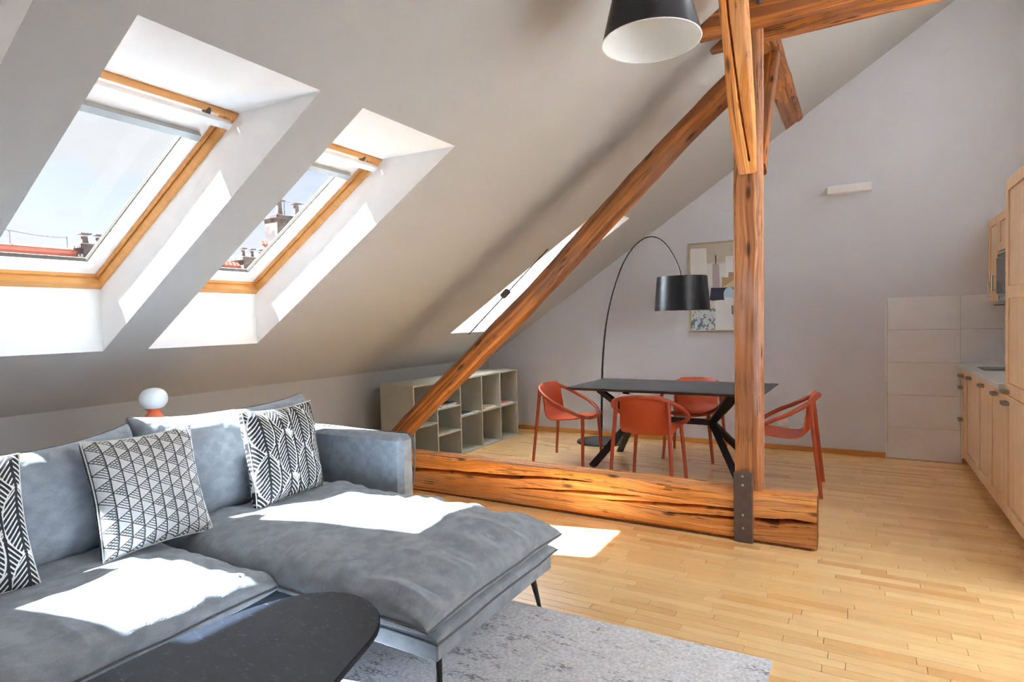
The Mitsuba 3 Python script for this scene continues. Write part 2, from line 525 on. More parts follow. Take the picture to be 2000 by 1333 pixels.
XB, XT = -3.655, -1.951                        # lower and upper edge of the openings in the ceiling
OXB, OZB, OXT, OZT = -3.655, 1.628, -2.50, 2.387   # lower and upper edge of the roof windows, further out
OSL = (OZT - OZB) / (OXT - OXB)
OPEN = {'window_1': (0.99, 1.067, 1.728, 1.805), 'window_2': (1.973, 2.052, 2.718, 2.772), 'window_3': (5.01, 5.01, 5.72, 5.72),
        'window_4': (0.05, 0.13, 0.755, 0.82),
        'window_5': (1.0, 1.0, 1.76, 1.76), 'window_6': (1.92, 1.92, 2.68, 2.68), 'window_7': (2.84, 2.84, 3.60, 3.60), 'window_8': (4.36, 4.36, 4.86, 4.86)}
GEO = {k: (XB, XT, OXB, OXT) for k in OPEN}     # lower and upper edge in the ceiling, then at the window itself
for k_, sh_ in (('window_5', 3.1), ('window_6', 3.2), ('window_7', 3.3)):   # an upper row of roof windows, above the picture
    GEO[k_] = tuple(e + sh_ for e in GEO[k_])
GEO['window_8'] = (0.42, 1.30, 0.25, 1.13)


def plane_mesh(poly, fz, flip=False):
    """A polygon in (x, y) lifted to z = fz(x)."""
    v, f = trimesh.creation.triangulate_polygon(poly, engine='earcut')
    v = np.c_[v, fz(v[:, 0])]
    return trimesh.Trimesh(v, f[:, ::-1] if flip else f, process=False)


inner = Polygon([(KNEE - 0.05, REAR), (KITCHEN + 0.1, REAR), (KITCHEN + 0.1, GABLE + 0.05), (KNEE - 0.05, GABLE + 0.05)],
                [[(GEO[k][0], a), (GEO[k][1], b), (GEO[k][1], d), (GEO[k][0], c)] for k, (a, b, c, d) in OPEN.items()])
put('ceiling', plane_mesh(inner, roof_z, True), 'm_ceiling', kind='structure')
outer = Polygon([(KNEE - 0.6, REAR - 0.3), (KITCHEN + 0.4, REAR - 0.3), (KITCHEN + 0.4, GABLE + 0.4), (KNEE - 0.6, GABLE + 0.4)],
                [[(GEO[k][2], a), (GEO[k][3], b), (GEO[k][3], d), (GEO[k][2], c)] for k, (a, b, c, d) in OPEN.items()])
put('roof', plane_mesh(outer, lambda x: OZB + OSL * (x - OXB)), 'm_reveal', kind='structure')


def quad(a, b, c, d):
    return trimesh.Trimesh(np.array([a, b, c, d], float), [[0, 1, 2], [0, 2, 3]], process=False)


WN = np.array([-OSL, 0, 1.0]) / math.hypot(OSL, 1)      # outward normal of the roof windows
WV = np.array([1.0, 0, OSL]) / math.hypot(OSL, 1)       # up the slope
WL = math.hypot(OXT - OXB, OZT - OZB)


def bar_between(a, b, c, d, out0, out1):
    """A flat bar whose four corners lie in the window's plane, from depth out0 to out1 along the outward normal."""
    q = np.array([a, b, c, d])
    return trimesh.convex.convex_hull(np.vstack([q + WN * out0, q + WN * out1]))


def ring_frame(Y, m0, m1, out0, out1, o, wl):
    """A frame whose outer edge is inset by m0 = (side, bottom, top) from the opening and whose inner edge by m1. Y(v, far) gives the opening's sides."""
    def corner(v, y):
        return o + WV * v + np.array([0, y, 0])
    res = []
    vb0, vb1, vt0, vt1 = m0[1], m1[1], wl - m0[2], wl - m1[2]
    near = lambda v, m: Y(v, 0) + m
    far = lambda v, m: Y(v, 1) - m
    res.append(bar_between(corner(vb0, near(vb0, m0[0])), corner(vb0, far(vb0, m0[0])), corner(vb1, far(vb1, m1[0])), corner(vb1, near(vb1, m1[0])), out0, out1))
    res.append(bar_between(corner(vt0, near(vt0, m0[0])), corner(vt0, far(vt0, m0[0])), corner(vt1, far(vt1, m1[0])), corner(vt1, near(vt1, m1[0])), out0, out1))
    for s in (near, far):
        res.append(bar_between(corner(vb0, s(vb0, m0[0])), corner(vt0, s(vt0, m0[0])), corner(vt1, s(vt1, m1[0])), corner(vb1, s(vb1, m1[0])), out0, out1))
    return res


for key, (a, b, c, d) in OPEN.items():
    xb, xt, oxb, oxt = GEO[key]
    o = np.array([oxb, 0, OZB + OSL * (oxb - OXB)])
    wl = (oxt - oxb) * math.hypot(1, OSL)
    ib = [np.array([xb, y, roof_z(xb)]) for y in (a, c)]
    it = [np.array([xt, y, roof_z(xt)]) for y in (b, d)]
    ob = [np.array([oxb, y, OZB + OSL * (oxb - OXB)]) for y in (a, c)]
    ot = [np.array([oxt, y, OZB + OSL * (oxt - OXB)]) for y in (b, d)]
    rev = cat(quad(ib[0], ib[1], ob[1], ob[0]), quad(it[0], it[1], ot[1], ot[0]), quad(ib[0], it[0], ot[0], ob[0]), quad(ib[1], it[1], ot[1], ob[1]))
    put(key + '__reveal', rev, 'm_reveal')
    tag(key, kind='structure')

    def Y(v, far, q=(a, b, c, d)):
        return (q[0] + (q[1] - q[0]) * v / wl) if not far else (q[2] + (q[3] - q[2]) * v / wl)
    members = ring_frame(Y, (0.0, 0.0, 0.0), (0.018, 0.045, 0.03), -0.012, 0.13, o, wl)
    for k, m_ in enumerate(members):
        put(numbered(key + '__frame', k), m_, 'm_pine', label='golden pine frame member')
    for k, m_ in enumerate(ring_frame(Y, (0.022, 0.049, 0.036), (0.031, 0.056, 0.06), 0.03, 0.125, o, wl)):
        put(numbered(key + '__sash_lining', k), m_, 'm_pine')
    for k, m_ in enumerate(ring_frame(Y, (0.031, 0.056, 0.06), (0.078, 0.1, 0.215), 0.05, 0.125, o, wl)):
        put(numbered(key + '__sash', k), m_, 'm_sash', label='white painted sash member')
    put(key + '__gasket', cat(ring_frame(Y, (0.076, 0.098, 0.213), (0.082, 0.104, 0.219), 0.098, 0.118, o, wl)), 'm_bracket')
    gl = [o + WV * v + np.array([0, y, 0]) + WN * 0.108 for v, y in ((0.1, Y(0.1, 0) + 0.077), (0.1, Y(0.1, 1) - 0.077), (wl - 0.215, Y(wl - 0.2, 1) - 0.077), (wl - 0.215, Y(wl - 0.2, 0) + 0.077))]
    put(key + '__pane', quad(*gl), 'm_pane')
    ya, yb = Y(wl, 0) + 0.03, Y(wl, 1) - 0.03
    put(key + '__control_bar', cat(bar_between(*[o + WV * v + np.array([0, y, 0]) for v, y in ((wl - 0.072, ya), (wl - 0.072, yb), (wl - 0.036, yb), (wl - 0.036, ya))], -0.05, -0.022)), 'm_sash', label='white ventilation bar')
    for k, f in enumerate((0.16, 0.84)):
        yy = ya + (yb - ya) * f
        put(numbered(key + '__control_bar__bracket', k), trimesh.convex.convex_hull(np.array([o + WV * (wl - 0.045) + np.array([0, yy + s * w_, 0]) + WN * h_ for s in (-1, 1) for w_, h_ in ((0.012, -0.024), (0.02, 0.0))] + [o + WV * (wl - 0.01) + np.array([0, yy + s * 0.006, 0]) + WN * -0.012 for s in (-1, 1)])), 'm_bracket')
    put(key + '__blind_rail', cat(bar_between(*[o + WV * v + np.array([0, y, 0]) for v, y in ((wl - 0.235, Y(wl, 0) + 0.07), (wl - 0.235, Y(wl, 1) - 0.07), (wl - 0.20, Y(wl, 1) - 0.07), (wl - 0.20, Y(wl, 0) + 0.07))], 0.02, 0.052)), 'm_blind_bar', label='grey bar of the rolled up blind')
    if key == 'window_4':
        bl = [o + WV * v + np.array([0, Y(v, f) + (-0.07 if f else 0.07), 0]) + WN * 0.08 for v, f in ((wl - 0.335, 0), (wl - 0.335, 1), (wl - 0.215, 1), (wl - 0.215, 0))]
        put(key + '__roller_blind', quad(*bl), 'm_blind_bar', label='grey roller blind pulled part of the way down')
    if key == 'window_3':
        bl = [p - WN * 0.012 for p in gl]
        put(key + '__roller_blind', quad(*bl), 'm_blind', label='white roller blind pulled down')

# walls
put('wall_back', box(KNEE - 0.2, KITCHEN + 0.2, GABLE, GABLE + 0.12, -0.05, 5.0), 'm_wall', kind='structure')
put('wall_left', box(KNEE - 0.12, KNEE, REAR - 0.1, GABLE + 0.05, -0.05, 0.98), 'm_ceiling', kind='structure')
put('wall_right', box(KITCHEN, KITCHEN + 0.12, REAR - 0.1, GABLE + 0.05, -0.05, 4.75), 'm_reveal', kind='structure')
put('wall_front', box(KNEE - 0.2, KITCHEN + 0.2, REAR - 0.12, REAR, -0.05, 5.0), 'm_reveal', kind='structure')
put('floor', box(KNEE - 0.1, KITCHEN + 0.1, REAR - 0.1, GABLE + 0.1, -0.06, -0.0085), 'm_underlay', kind='structure')

# parquet strips
rng = np.random.default_rng(5)
PW, near_planks, far_planks = 0.056, [], []


def plank(x0, x1, y0, y1, tone):
    g, b, h = 0.0006, 0.0012, 0.009
    x0, x1, y0, y1 = x0 + 0.0009, x1 - 0.0009, y0 + g, y1 - g
    lo = [(x0, y0), (x1, y0), (x1, y1), (x0, y1)]
    hi = [(x0 + b, y0 + b), (x1 - b, y0 + b), (x1 - b, y1 - b), (x0 + b, y1 - b)]
    v = np.array([(*p, -h) for p in lo] + [(*p, -0.0008) for p in lo] + [(*p, 0.0) for p in hi])
    q = [[8, 9, 10, 11]] + [[i, (i + 1) % 4, 4 + (i + 1) % 4, 4 + i] for i in range(4)] + [[4 + i, 4 + (i + 1) % 4, 8 + (i + 1) % 4, 8 + i] for i in range(4)]
    return v, tri(np.array(q)), np.full((12, 2), tone)


y = REAR
while y < GABLE:
    x = KNEE - rng.random() * 0.5
    while x < KITCHEN:
        l = rng.choice([0.32, 0.42, 0.48, 0.6]) * (0.9 + 0.2 * rng.random())
        x0, x1, y1 = max(x, KNEE), min(x + l, KITCHEN), min(y + PW, GABLE)
        if x1 - x0 > 0.02:
            tone = rng.random()
            cx, cy = (x0 + x1) / 2, (y + y1) / 2
            r = math.hypot(cx, cy)
            seen = cy > 1.6 and cx > -1.7 and cy > 2.0 + 1.3 * max(0, cx) and (cx > -0.3 or cy > 2.5) and cx < 0.85
            (near_planks if seen else far_planks).append((r, plank(x0, x1, y, y1, tone)))
        x += l
    y += PW
near_planks.sort(key=lambda e: e[0])
far_planks += near_planks[300:]
for i, (_, (v, f, uv)) in enumerate(near_planks[:300]):
    put(numbered('floor__plank', i), trimesh.Trimesh(v, f, process=False), 'm_plank', False, uv)
vs = np.vstack([e[1][0] for e in far_planks])
fs = np.vstack([e[1][1] + 12 * i for i, e in enumerate(far_planks)])
uvs = np.vstack([e[1][2] for e in far_planks])
put('floor__plank_field', trimesh.Trimesh(vs, fs, process=False), 'm_plank', False, uvs, kind='stuff')

put('baseboard_back', cat(box(KNEE, 0.222, GABLE - 0.016, GABLE, 0, 0.05, 0.004), box(0.80, 0.86, GABLE - 0.016, GABLE, 0, 0.05, 0.004)), 'm_baseboard', kind='structure')
put('baseboard_left', box(KNEE, KNEE + 0.016, REAR, GABLE - 0.017, 0, 0.05, 0.004), 'm_baseboard', kind='structure')

# wall tiles beside and behind the worktop
put('wall_back__tile_bed', box(0.224, 1.375, GABLE - 0.006, GABLE + 0.001, 0.0, 1.52), 'm_grout')
put('wall_back__tile_trim', box(0.219, 0.232, GABLE - 0.016, GABLE, 0.002, 1.523, 0.002), 'm_plaster')
k = 0
for cx0, cx1 in ((0.2345, 0.789), (0.7915, 1.376)):
    for r in range(5):
        z0 = 1.52 - 0.305 * (r + 1)
        put(numbered('wall_back__tile', k), box(cx0, cx1, GABLE - 0.0125, GABLE - 0.004, max(z0, 0.004) + 0.0012, z0 + 0.3038, 0.0012), 'm_tile')
        k += 1

# ------------------------------------------------------------------ the roof timbers
CR = [([(-3.8, 0.17), (-3.2, 0.176), (-2.616, 0.201), (-2.336, 0.212), (-1.904, 0.245), (-1.565, 0.255)], 0.0105, [(-3.8, 1), (-2.4, 1), (-1.9, .5), (-1.56, 0)]),
      ([(-2.329, 0.131), (-2.074, 0.148), (-1.825, 0.162), (-1.514, 0.186), (-1.24, 0.2)], 0.0075, [(-2.33, 0), (-1.9, .6), (-1.6, 1), (-1.24, 0)]),
      ([(-1.538, 0.143), (-1.09, 0.167), (-0.925, 0.18), (-0.665, 0.191)], 0.008, [(-1.54, 0), (-1.2, .9), (-0.66, .8)]),
      ([(-1.091, 0.118), (-0.926, 0.122), (-0.665, 0.137)], 0.0075, [(-1.1, 0), (-0.9, .8), (-0.66, 1)]),
      ([(-0.553, 0.145), (-0.427, 0.151), (-0.347, 0.163), (-0.2, 0.163)], 0.0095, [(-0.6, .7), (-0.42, 1.3), (-0.3, .8), (-0.2, .6)])]


def below(V):
    """Scribed to the underside of the ceiling."""
    V = V.copy()
    V[..., 2] = np.minimum(V[..., 2], roof_z(V[..., 0]) - 0.002)
    return V


def beam_cracks(V):
    V = V.copy()
    front = V[..., 1] < 3.85
    for pts, w, prof in CR:
        px, pz = np.array(pts).T
        fx, fy = np.array(prof).T
        x = V[..., 0]
        on = front & (x > px[0]) & (x < px[-1])
        zc = np.interp(x, px, pz) + (meshkit.noise(np.stack([x * 9, x * 0, x * 0], -1), 3) - 0.5) * 0.006
        ww = w * np.interp(x, fx, fy) + 1e-5
        V[..., 1] += np.where(on, 0.13 * np.clip(2.6 - 1.8 * np.abs(V[..., 2] - zc) / ww, 0, 1) * np.clip(np.interp(x, fx, fy) * 3, 0, 1), 0)
    return V


timber('floor_beam', [(-3.72, 3.888, 0.156), (-1.9, 3.888, 0.166), (-0.211, 3.888, 0.163)], 0.305, 0.156, (0, 1, 0), 9, 3, 0.0035, 360, 420, cracks=beam_cracks,
       label='long cracked timber beam lying along the floor under the post', category='beam')
put('floor_beam__sill', box(-3.6, -0.24, 3.825, 3.95, 0.0, 0.03), 'm_endgrain')
timber('timber_post', [(-0.588, 3.915, 0.31), (-0.582, 3.915, 1.5), (-0.566, 3.915, 3.26)], 0.165, 0.165, (0, 1, 0), 3.6, 5, 0.005, 200, 80, mat='m_timber_brown', cut=below, label='tall upright hewn timber post standing on the floor beam', category='post')
put('timber_post__iron_strap', box(-0.664, -0.556, 3.790, 3.83, 0.002, 0.428, 0.003), 'm_iron', label='dark iron strap')
for k, z in enumerate((0.408, 0.355, 0.17, 0.09)):
    put(numbered('timber_post__iron_strap__bolt', k), trimesh.creation.icosphere(2, 0.008).apply_transform(np.diag([1, 0.6, 1, 1])).apply_translation([-0.612, 3.789, z]), 'm_bolt', 30)
timber('timber_strut', [(-3.55, 3.93, 0.318), (-2.7, 3.93, 1.048), (-1.835, 3.93, 1.791), (-1.191, 3.93, 2.374), (-0.62, 3.93, 2.84)], 0.15, 0.158, (0, 1, 0), 2.7, 11, 0.007, 220, 72, mat='m_timber_dark',
       label='slanting round timber strut rising from the floor beam to the post', category='beam')


def brace_crack(V):
    V = V.copy()
    f = np.clip((V[..., 1].mean(1, keepdims=True) - V[..., 1]) * 30, 0, 1)
    xc = np.interp(V[..., 2], [2.2, 2.6, 3.0, 3.4], [-0.545, -0.578, -0.598, -0.604])
    V[..., 1] += np.where((f > 0.5) & (V[..., 2] > 2.3), 0.04 * np.clip(1.3 - np.abs(V[..., 0] - xc) / 0.005, 0, 1), 0)
    return V


timber('timber_brace', [(-0.572, 3.86, 2.25), (-0.575, 3.65, 2.67), (-0.576, 3.35, 3.31)], 0.138, 0.13, (0, -1, 0.4), 6, 8, 0.004, 140, 160, taper=([0, 0.12, 0.3, 1], [0.74, 0.86, 1, 1.04]), cracks=brace_crack, mat='m_timber', cut=below,
       label='short split timber brace on the front face of the post', category='beam')
timber('timber_brace_001', [(-0.535, 3.98, 2.28), (-0.535, 4.35, 2.76), (-0.535, 4.85, 3.32)], 0.10, 0.10, (0, 1, 0), 6, 9, 0.003, 100, 60, mat='m_timber_dark', cut=below,
       label='dark timber brace behind the post reaching up to the purlin', category='beam')
timber('timber_purlin', [(-0.54, -3.2, 3.355), (-0.54, GABLE, 3.375)], 0.155, 0.155, (0, 0, 1), 3.0, 12, 0.006, 300, 60, mat='m_timber_dark', cut=below,
       label='round timber purlin running under the ceiling slope to the grey gable wall', category='beam')


def tip(x0, x1, z0, z1):
    def f(V):
        V = V.copy()
        zmax = np.interp(V[..., 0], [x0, x1], [z0, z1])
        V[..., 2] = np.where(V[..., 0] < x1, np.minimum(V[..., 2], zmax), V[..., 2])
        return V
    return f


timber('collar_beam', [(-0.83, 3.765, 3.165), (KITCHEN - 0.004, 3.765, 3.165)], 0.13, 0.21, (0, 0, 1), 9, 15, 0.003, 200, 80, mat='m_timber_dark', cut=tip(-0.83, -0.62, 3.08, 3.27),
       label='nearer of the two collar beams clasping the top of the post', category='beam')
timber('collar_beam_001', [(-0.83, 4.09, 3.203), (KITCHEN - 0.004, 4.09, 3.203)], 0.11, 0.20, (0, 0, 1), 9, 16, 0.003, 200, 80, mat='m_timber_dark', cut=tip(-0.83, -0.64, 3.12, 3.30),
       label='farther of the two collar beams clasping the top of the post', category='beam')
put('collar_beam__bolt', trimesh.creation.icosphere(2, 0.016).apply_translation([-0.475, 3.695, 3.16]), 'm_iron', 30)
st = np.array([(-2.62, 3.93, 1.216), (-2.27, 3.93, 1.518), (-1.9, 3.93, 1.835)])
off = np.array([-0.075, 0.0, 0.088]) * 0.68
put('cable', tube(spline(st + off + [-0.012, 0, 0.012], 30), 0.004, 8), 'm_black_metal', True, label='thin black cable running along the top of the slanting strut', category='cable')
cl = box(-0.036, 0.036, -0.02, 0.02, -0.014, 0.024, 0.004)
cl.apply_transform(trimesh.transformations.rotation_matrix(-0.71, [0, 1, 0]))
cl.apply_translation(st[1] + off + [-0.012, 0, 0.014])
put('cable__clip', cl, 'm_bracket', label='dark grey clip')


# ------------------------------------------------------------------ soft furnishing
def cushion(sx, sy, zb, zs, zt, seed, pinch=0.03, fold=0.012, full=0.42, nu=150, nv=130, wave=0.008, ears=0.0, sag=0.0, power=4.0):
    """A filled cushion about the origin: seam at zs, crown at zt, underside at zb. Returns (mesh, seam points, uv)."""
    a = np.linspace(-1, 1, nu)
    b = np.linspace(-1, 1, nv)
    a, b = np.sin(a * np.pi / 2) * 0.6 + a * 0.4, np.sin(b * np.pi / 2) * 0.6 + b * 0.4
    u, v = np.meshgrid(a, b, indexing='ij')
    X = sx / 2 * u * (1 - pinch * (1 - v ** 2))
    Yy = sy / 2 * v * (1 - pinch * (1 - u ** 2))
    Yy = Yy - sag * (1 - np.abs(u) ** 3) * np.clip(v, 0, 1) ** 3
    E = np.clip((1 - np.abs(u) ** power) * (1 - np.abs(v) ** power), 0, 1) ** full
    co = np.stack([X, Yy, X * 0], -1)

    def ridges(s, t, k, sd):
        """Folds that run in from an edge: s along the edge, t from 0 (middle) to 1 (edge)."""
        n = meshkit.noise(np.stack([s * k + (t - 1) * 1.2 * (meshkit.noise(np.stack([s * 3, t * 0, t * 0], -1), sd) - 0.5), t * 1.2, s * 0], -1), sd)
        n2 = meshkit.noise(np.stack([s * k * 2.1, t * 1.5, s * 0 + 4], -1), sd + 1)
        crease = np.exp(-((n2 - 0.5) / 0.05) ** 2) * np.clip((t - 0.72) / 0.2, 0, 1) * np.clip((1.0 - t) * 9, 0, 1)
        return -0.16 * crease + ((np.abs(n - 0.5) * -2 + 0.5) + 0.5 * (n2 - 0.5)) * np.clip((t - 0.15) / 0.85, 0, 1) ** 1.5 * np.clip((1.0 - t) * 12, 0, 1)
    R = ridges(Yy, np.abs(u), 11, seed) + ridges(X + 5, np.abs(v), 11, seed + 3)
    W = (meshkit.fbm(co * 4.5 + seed, 4, seed) - 0.5) * wave * 2
    zt_ = zs + (zt - zs) * E + R * fold + W * E
    wob = (meshkit.noise(co * 7 + seed * 2, seed) - 0.5) * 0.008
    edge = np.clip((np.maximum(np.abs(u), np.abs(v)) - 0.9) * 10, 0, 1)
    zt_ += wob * edge + ears * (np.abs(u * v)) ** 6
    zb_ = zs - (zs - zb) * np.clip((1 - u ** 8) * (1 - v ** 8), 0, 1) ** 0.3 + wob * edge + ears * (np.abs(u * v)) ** 6
    top = np.stack([X, Yy, zt_], -1).reshape(-1, 3)
    bot = np.stack([X, Yy, zb_], -1).reshape(-1, 3)
    F = tri(grid_faces(nu, nv))
    m = trimesh.Trimesh(np.vstack([top, bot]), np.vstack([F, F[:, ::-1] + len(top)]), process=False)
    uv = np.stack([u, v], -1).reshape(-1, 2) * 0.5 + 0.5
    g = np.arange(nu * nv).reshape(nu, nv)
    rim = np.r_[g[:, 0], g[-1, 1:], g[-2::-1, -1], g[0, -2:0:-1]]
    return m, top[rim], np.vstack([uv, uv])


def place(m, M):
    m = m.copy()
    m.apply_transform(M)
    return m


def tr(x, y, z):
    return trimesh.transformations.translation_matrix([x, y, z])


def rot(a, ax):
    return trimesh.transformations.rotation_matrix(a, ax)


def soft(key, M, args, mat='m_sofa', piping=True, uvflip=False, **kw):
    m, rim, uv = cushion(*args, **kw)
    m = place(m, M)
    rim = (np.c_[rim, np.ones(len(rim))] @ M.T)[:, :3]
    put(key, m, mat, True, uv)
    if piping:
        put(key + '__piping', ring_tube(rim[::1], 0.0045, 8), 'm_piping' if mat == 'm_sofa' else mat, True, None if mat == 'm_sofa' else np.full((len(rim) * 8, 2), 0.0))


tag('sofa', 'grey blue fabric corner sofa with a chaise end and thin black legs', 'sofa')
S0, S1 = -0.75, 1.58                           # the straight part of the sofa along y; the chaise from S1 on
put('sofa__frame', box(-3.02, -2.04, S0, 1.60, 0.185, 0.262, 0.008), 'm_sofa')
put('sofa__frame_001', box(-3.02, -1.285, 1.632, 2.535, 0.185, 0.258, 0.008), 'm_sofa')
soft('sofa__base_cushion', tr(-2.50, (S0 + 1.60) / 2, 0), (1.00, 1.62 - S0, 0.262, 0.275, 0.345, 21), fold=0.004, full=0.3, wave=0.003, pinch=0.005)
soft('sofa__base_cushion_001', tr(-2.145, 2.08, 0), (1.765, 0.95, 0.258, 0.272, 0.345, 22), fold=0.004, full=0.3, wave=0.003, pinch=0.005)
soft('sofa__seat_cushion', tr(-2.45, (S0 + 1.50) / 2, 0), (0.98, 1.53 - S0, 0.322, 0.368, 0.482, 23), fold=0.03, full=0.34, power=6.0, nu=170, nv=300, pinch=0.012, wave=0.012)
soft('sofa__seat_cushion_001', tr(-2.11, 2.01, 0), (1.775, 1.02, 0.328, 0.37, 0.494, 24), fold=0.03, full=0.36, power=5.0, nu=280, nv=200, pinch=0.018, wave=0.018)
put('sofa__backrest', box(-3.14, -3.0, S0, 2.62, 0.185, 0.74, 0.03), 'm_sofa')
# arm at the far end
arm = box(-3.10, -2.215, 2.535, 2.66, 0.185, 0.752, 0.028)
put('sofa__armrest', arm, 'm_sofa', 35)
a0 = np.array([(-3.08, 2.657, 0.748), (-2.9, 2.657, 0.752), (-2.32, 2.657, 0.751), (-2.245, 2.657, 0.742), (-2.219, 2.657, 0.70), (-2.216, 2.657, 0.2)])
put('sofa__armrest__piping', tube(spline(a0, 60), 0.0055, 8), 'm_piping', True)


def backcushion(key, y0, y1, zb, zt, lean, xb, seed, sag):
    w, h = y1 - y0, zt - zb
    # local x -> world y, local y -> up, local z -> +x (towards the room)
    M = np.array([[0, 0, 1, 0], [1, 0, 0, 0], [0, 1, 0, 0], [0, 0, 0, 1.0]])
    M = tr(xb, (y0 + y1) / 2, zb) @ rot(-lean, [0, 1, 0]) @ tr(0, 0, h / 2) @ M
    soft(key, M, (w, h, -0.11, 0.0, 0.125, seed), fold=0.026, full=0.48, pinch=0.02, wave=0.022, nu=150, nv=110, ears=-0.02, sag=sag)


backcushion('sofa__back_cushion', 0.44, 1.475, 0.44, 0.972, 0.21, -2.80, 31, 0.055)
backcushion('sofa__back_cushion_001', 1.475, 2.47, 0.44, 0.995, 0.21, -2.80, 34, 0.035)
backcushion('sofa__back_cushion_002', -0.62, 0.43, 0.44, 0.972, 0.21, -2.80, 37, 0.05)
for k, (x, y, dx, dy) in enumerate(((-1.345, 1.71, 0.03, -0.03), (-1.36, 2.46, 0.03, 0.03), (-2.1, 0.4, 0.03, 0), (-2.95, 2.46, -0.03, 0.03), (-2.95, -0.6, -0.03, -0.03), (-2.1, -0.6, 0.03, -0.03))):
    put(numbered('sofa__leg', k), tube([(x, y, 0.19), (x + dx, y + dy, 0.0145 if x > -2.6 and y < 2.45 else 0.0)], [0.017, 0.009], 16), 'm_black_metal', 30)


def pillow(key, bl, br, tl, trr, mat, seed, label, group=None):
    """A square pillow whose corners lie near the four given points."""
    bl, br, tl, trr = (np.array(p, float) for p in (bl, br, tl, trr))
    c = (bl + br + tl + trr) / 4
    ex = (br - bl + trr - tl) / 2
    ey = (tl - bl + trr - br) / 2
    sx, sy = np.linalg.norm(ex), np.linalg.norm(ey)
    ex /= sx
    ez = np.cross(ex, ey / sy)
    ez /= np.linalg.norm(ez)
    ey = np.cross(ez, ex)
    M = np.eye(4)
    M[:3, 0], M[:3, 1], M[:3, 2], M[:3, 3] = ex, ey, ez, c
    m, rim, uv = cushion(sx, sy, -0.07, 0.0, 0.075, seed, pinch=0.07, fold=0.008, full=0.62, nu=110, nv=110, wave=0.008)
    # shear to the corners' true quadrilateral
    q = m.vertices.copy()
    m = place(m, M)
    put(key, m, mat, True, uv, label=label, category='cushion', group=group)
    rim = (np.c_[rim, np.ones(len(rim))] @ M.T)[:, :3]
    put(key + '__seam', ring_tube(rim, 0.004, 6), 'm_pillow_edge', True)


pillow('throw_pillow', (-2.56, 1.20, 0.475), (-2.53, 1.63, 0.475), (-2.72, 1.16, 0.935), (-2.70, 1.61, 0.935), 'm_tri', 41, 'white pillow with a fine black triangle and line print in the middle of the sofa')
pillow('throw_pillow_001', (-2.58, 1.89, 0.475), (-2.60, 2.33, 0.475), (-2.66, 1.86, 0.96), (-2.68, 2.32, 0.965), 'm_leaf', 42, 'black and white leaf print pillow in the corner beside the sofa arm')
pillow('throw_pillow_002', (-2.58, 0.54, 0.475), (-2.56, 0.99, 0.475), (-2.72, 0.50, 0.935), (-2.70, 0.95, 0.935), 'm_leaf', 43, 'black and white leaf print pillow cut off by the left edge of the photo')

# rug
nx, ny = 120, 160
gx, gy = np.meshgrid(np.linspace(-2.6, -0.3, nx), np.linspace(0.1, 2.51, ny), indexing='ij')
gy = gy + np.where(gy > 2.49, 0.004 * (meshkit.noise(np.stack([gx * 60, gx * 0, gx * 0], -1), 2) - 0.5), 0) + (gx + 0.3) * 0.03 * (gy / 2.5)
gz = 0.011 + 0.003 * meshkit.noise(np.stack([gx * 6, gy * 6, gx * 0], -1), 5)
top = np.stack([gx, gy, gz], -1).reshape(-1, 3)
bot = top * [1, 1, 0] + [0, 0, 0.0005]
g = np.arange(nx * ny).reshape(nx, ny)
rim = np.r_[g[:, 0], g[-1, 1:], g[-2::-1, -1], g[0, -2:0:-1]]
n_ = len(top)
side = np.stack([rim, np.roll(rim, -1), np.roll(rim, -1) + n_, rim + n_], 1)
F = tri(grid_faces(nx, ny))
put('rug', trimesh.Trimesh(np.vstack([top, bot]), np.vstack([F, tri(side)]), process=False), 'm_rug', 40, label='light grey woven rug with dark flecks under the sofa and coffee table', category='rug')

# coffee table
ct = spline([(-1.613, 1.475), (-1.42, 1.468), (-1.305, 1.37), (-1.24, 1.2), (-1.16, 0.95), (-1.13, 0.6), (-1.22, 0.25), (-1.45, 0.08), (-1.68, 0.2), (-1.79, 0.5), (-1.81, 0.8), (-1.80, 1.13), (-1.725, 1.375), (-1.613, 1.475)], 140)[:-1]
put('coffee_table__top', prism(ct, 0.418, 0.44, 0.004), 'm_black_oak', 30)
tag('coffee_table', 'black stained oak coffee table with a rounded irregular top in front of the sofa', 'coffee table')
for k, (x, y) in enumerate(((-1.30, 1.12), (-1.62, 0.95), (-1.42, 0.32))):
    put(numbered('coffee_table__leg', k), tube([(x, y, 0.0145), (x, y, 0.419)], 0.04, 32), 'm_black_oak', 30)

# ------------------------------------------------------------------ lamps
tag('pendant_lamp', 'large black conical pendant lamp with a white inside', 'pendant lamp')
px, py, pz, r0, r1, hh = -0.775, 2.6, 2.585, 0.212, 0.105, 0.44
put('pendant_lamp__shade', lathe([(r0, 0), (r1 + 0.003, hh - 0.01), (r1 - 0.012, hh), (0.02, hh + 0.004)], 96, (px, py, pz)), 'm_lamp_black', 30)
put('pendant_lamp__shade_lining', lathe([(r0 - 0.0035, 0.0005), (r1 - 0.006, hh - 0.012), (0.02, hh - 0.006)], 96, (px, py, pz)), 'm_lamp_white', 30, label='white inside of the shade')
put('pendant_lamp__rim', ring_tube(np.stack([px + (r0 - 0.0015) * np.cos(np.linspace(0, 2 * np.pi, 96, endpoint=False)), py + (r0 - 0.0015) * np.sin(np.linspace(0, 2 * np.pi, 96, endpoint=False)), np.full(96, pz + 0.001)], 1), 0.0025, 8), 'm_lamp_white', True)
put('pendant_lamp__bulb', trimesh.creation.icosphere(3, 0.045).apply_translation([px, py, pz + hh - 0.13]), 'm_opal', True)
put('pendant_lamp__socket', tube([(px, py, pz + hh - 0.10), (px, py, pz + hh - 0.004)], 0.02, 20), 'm_lamp_white', 30)
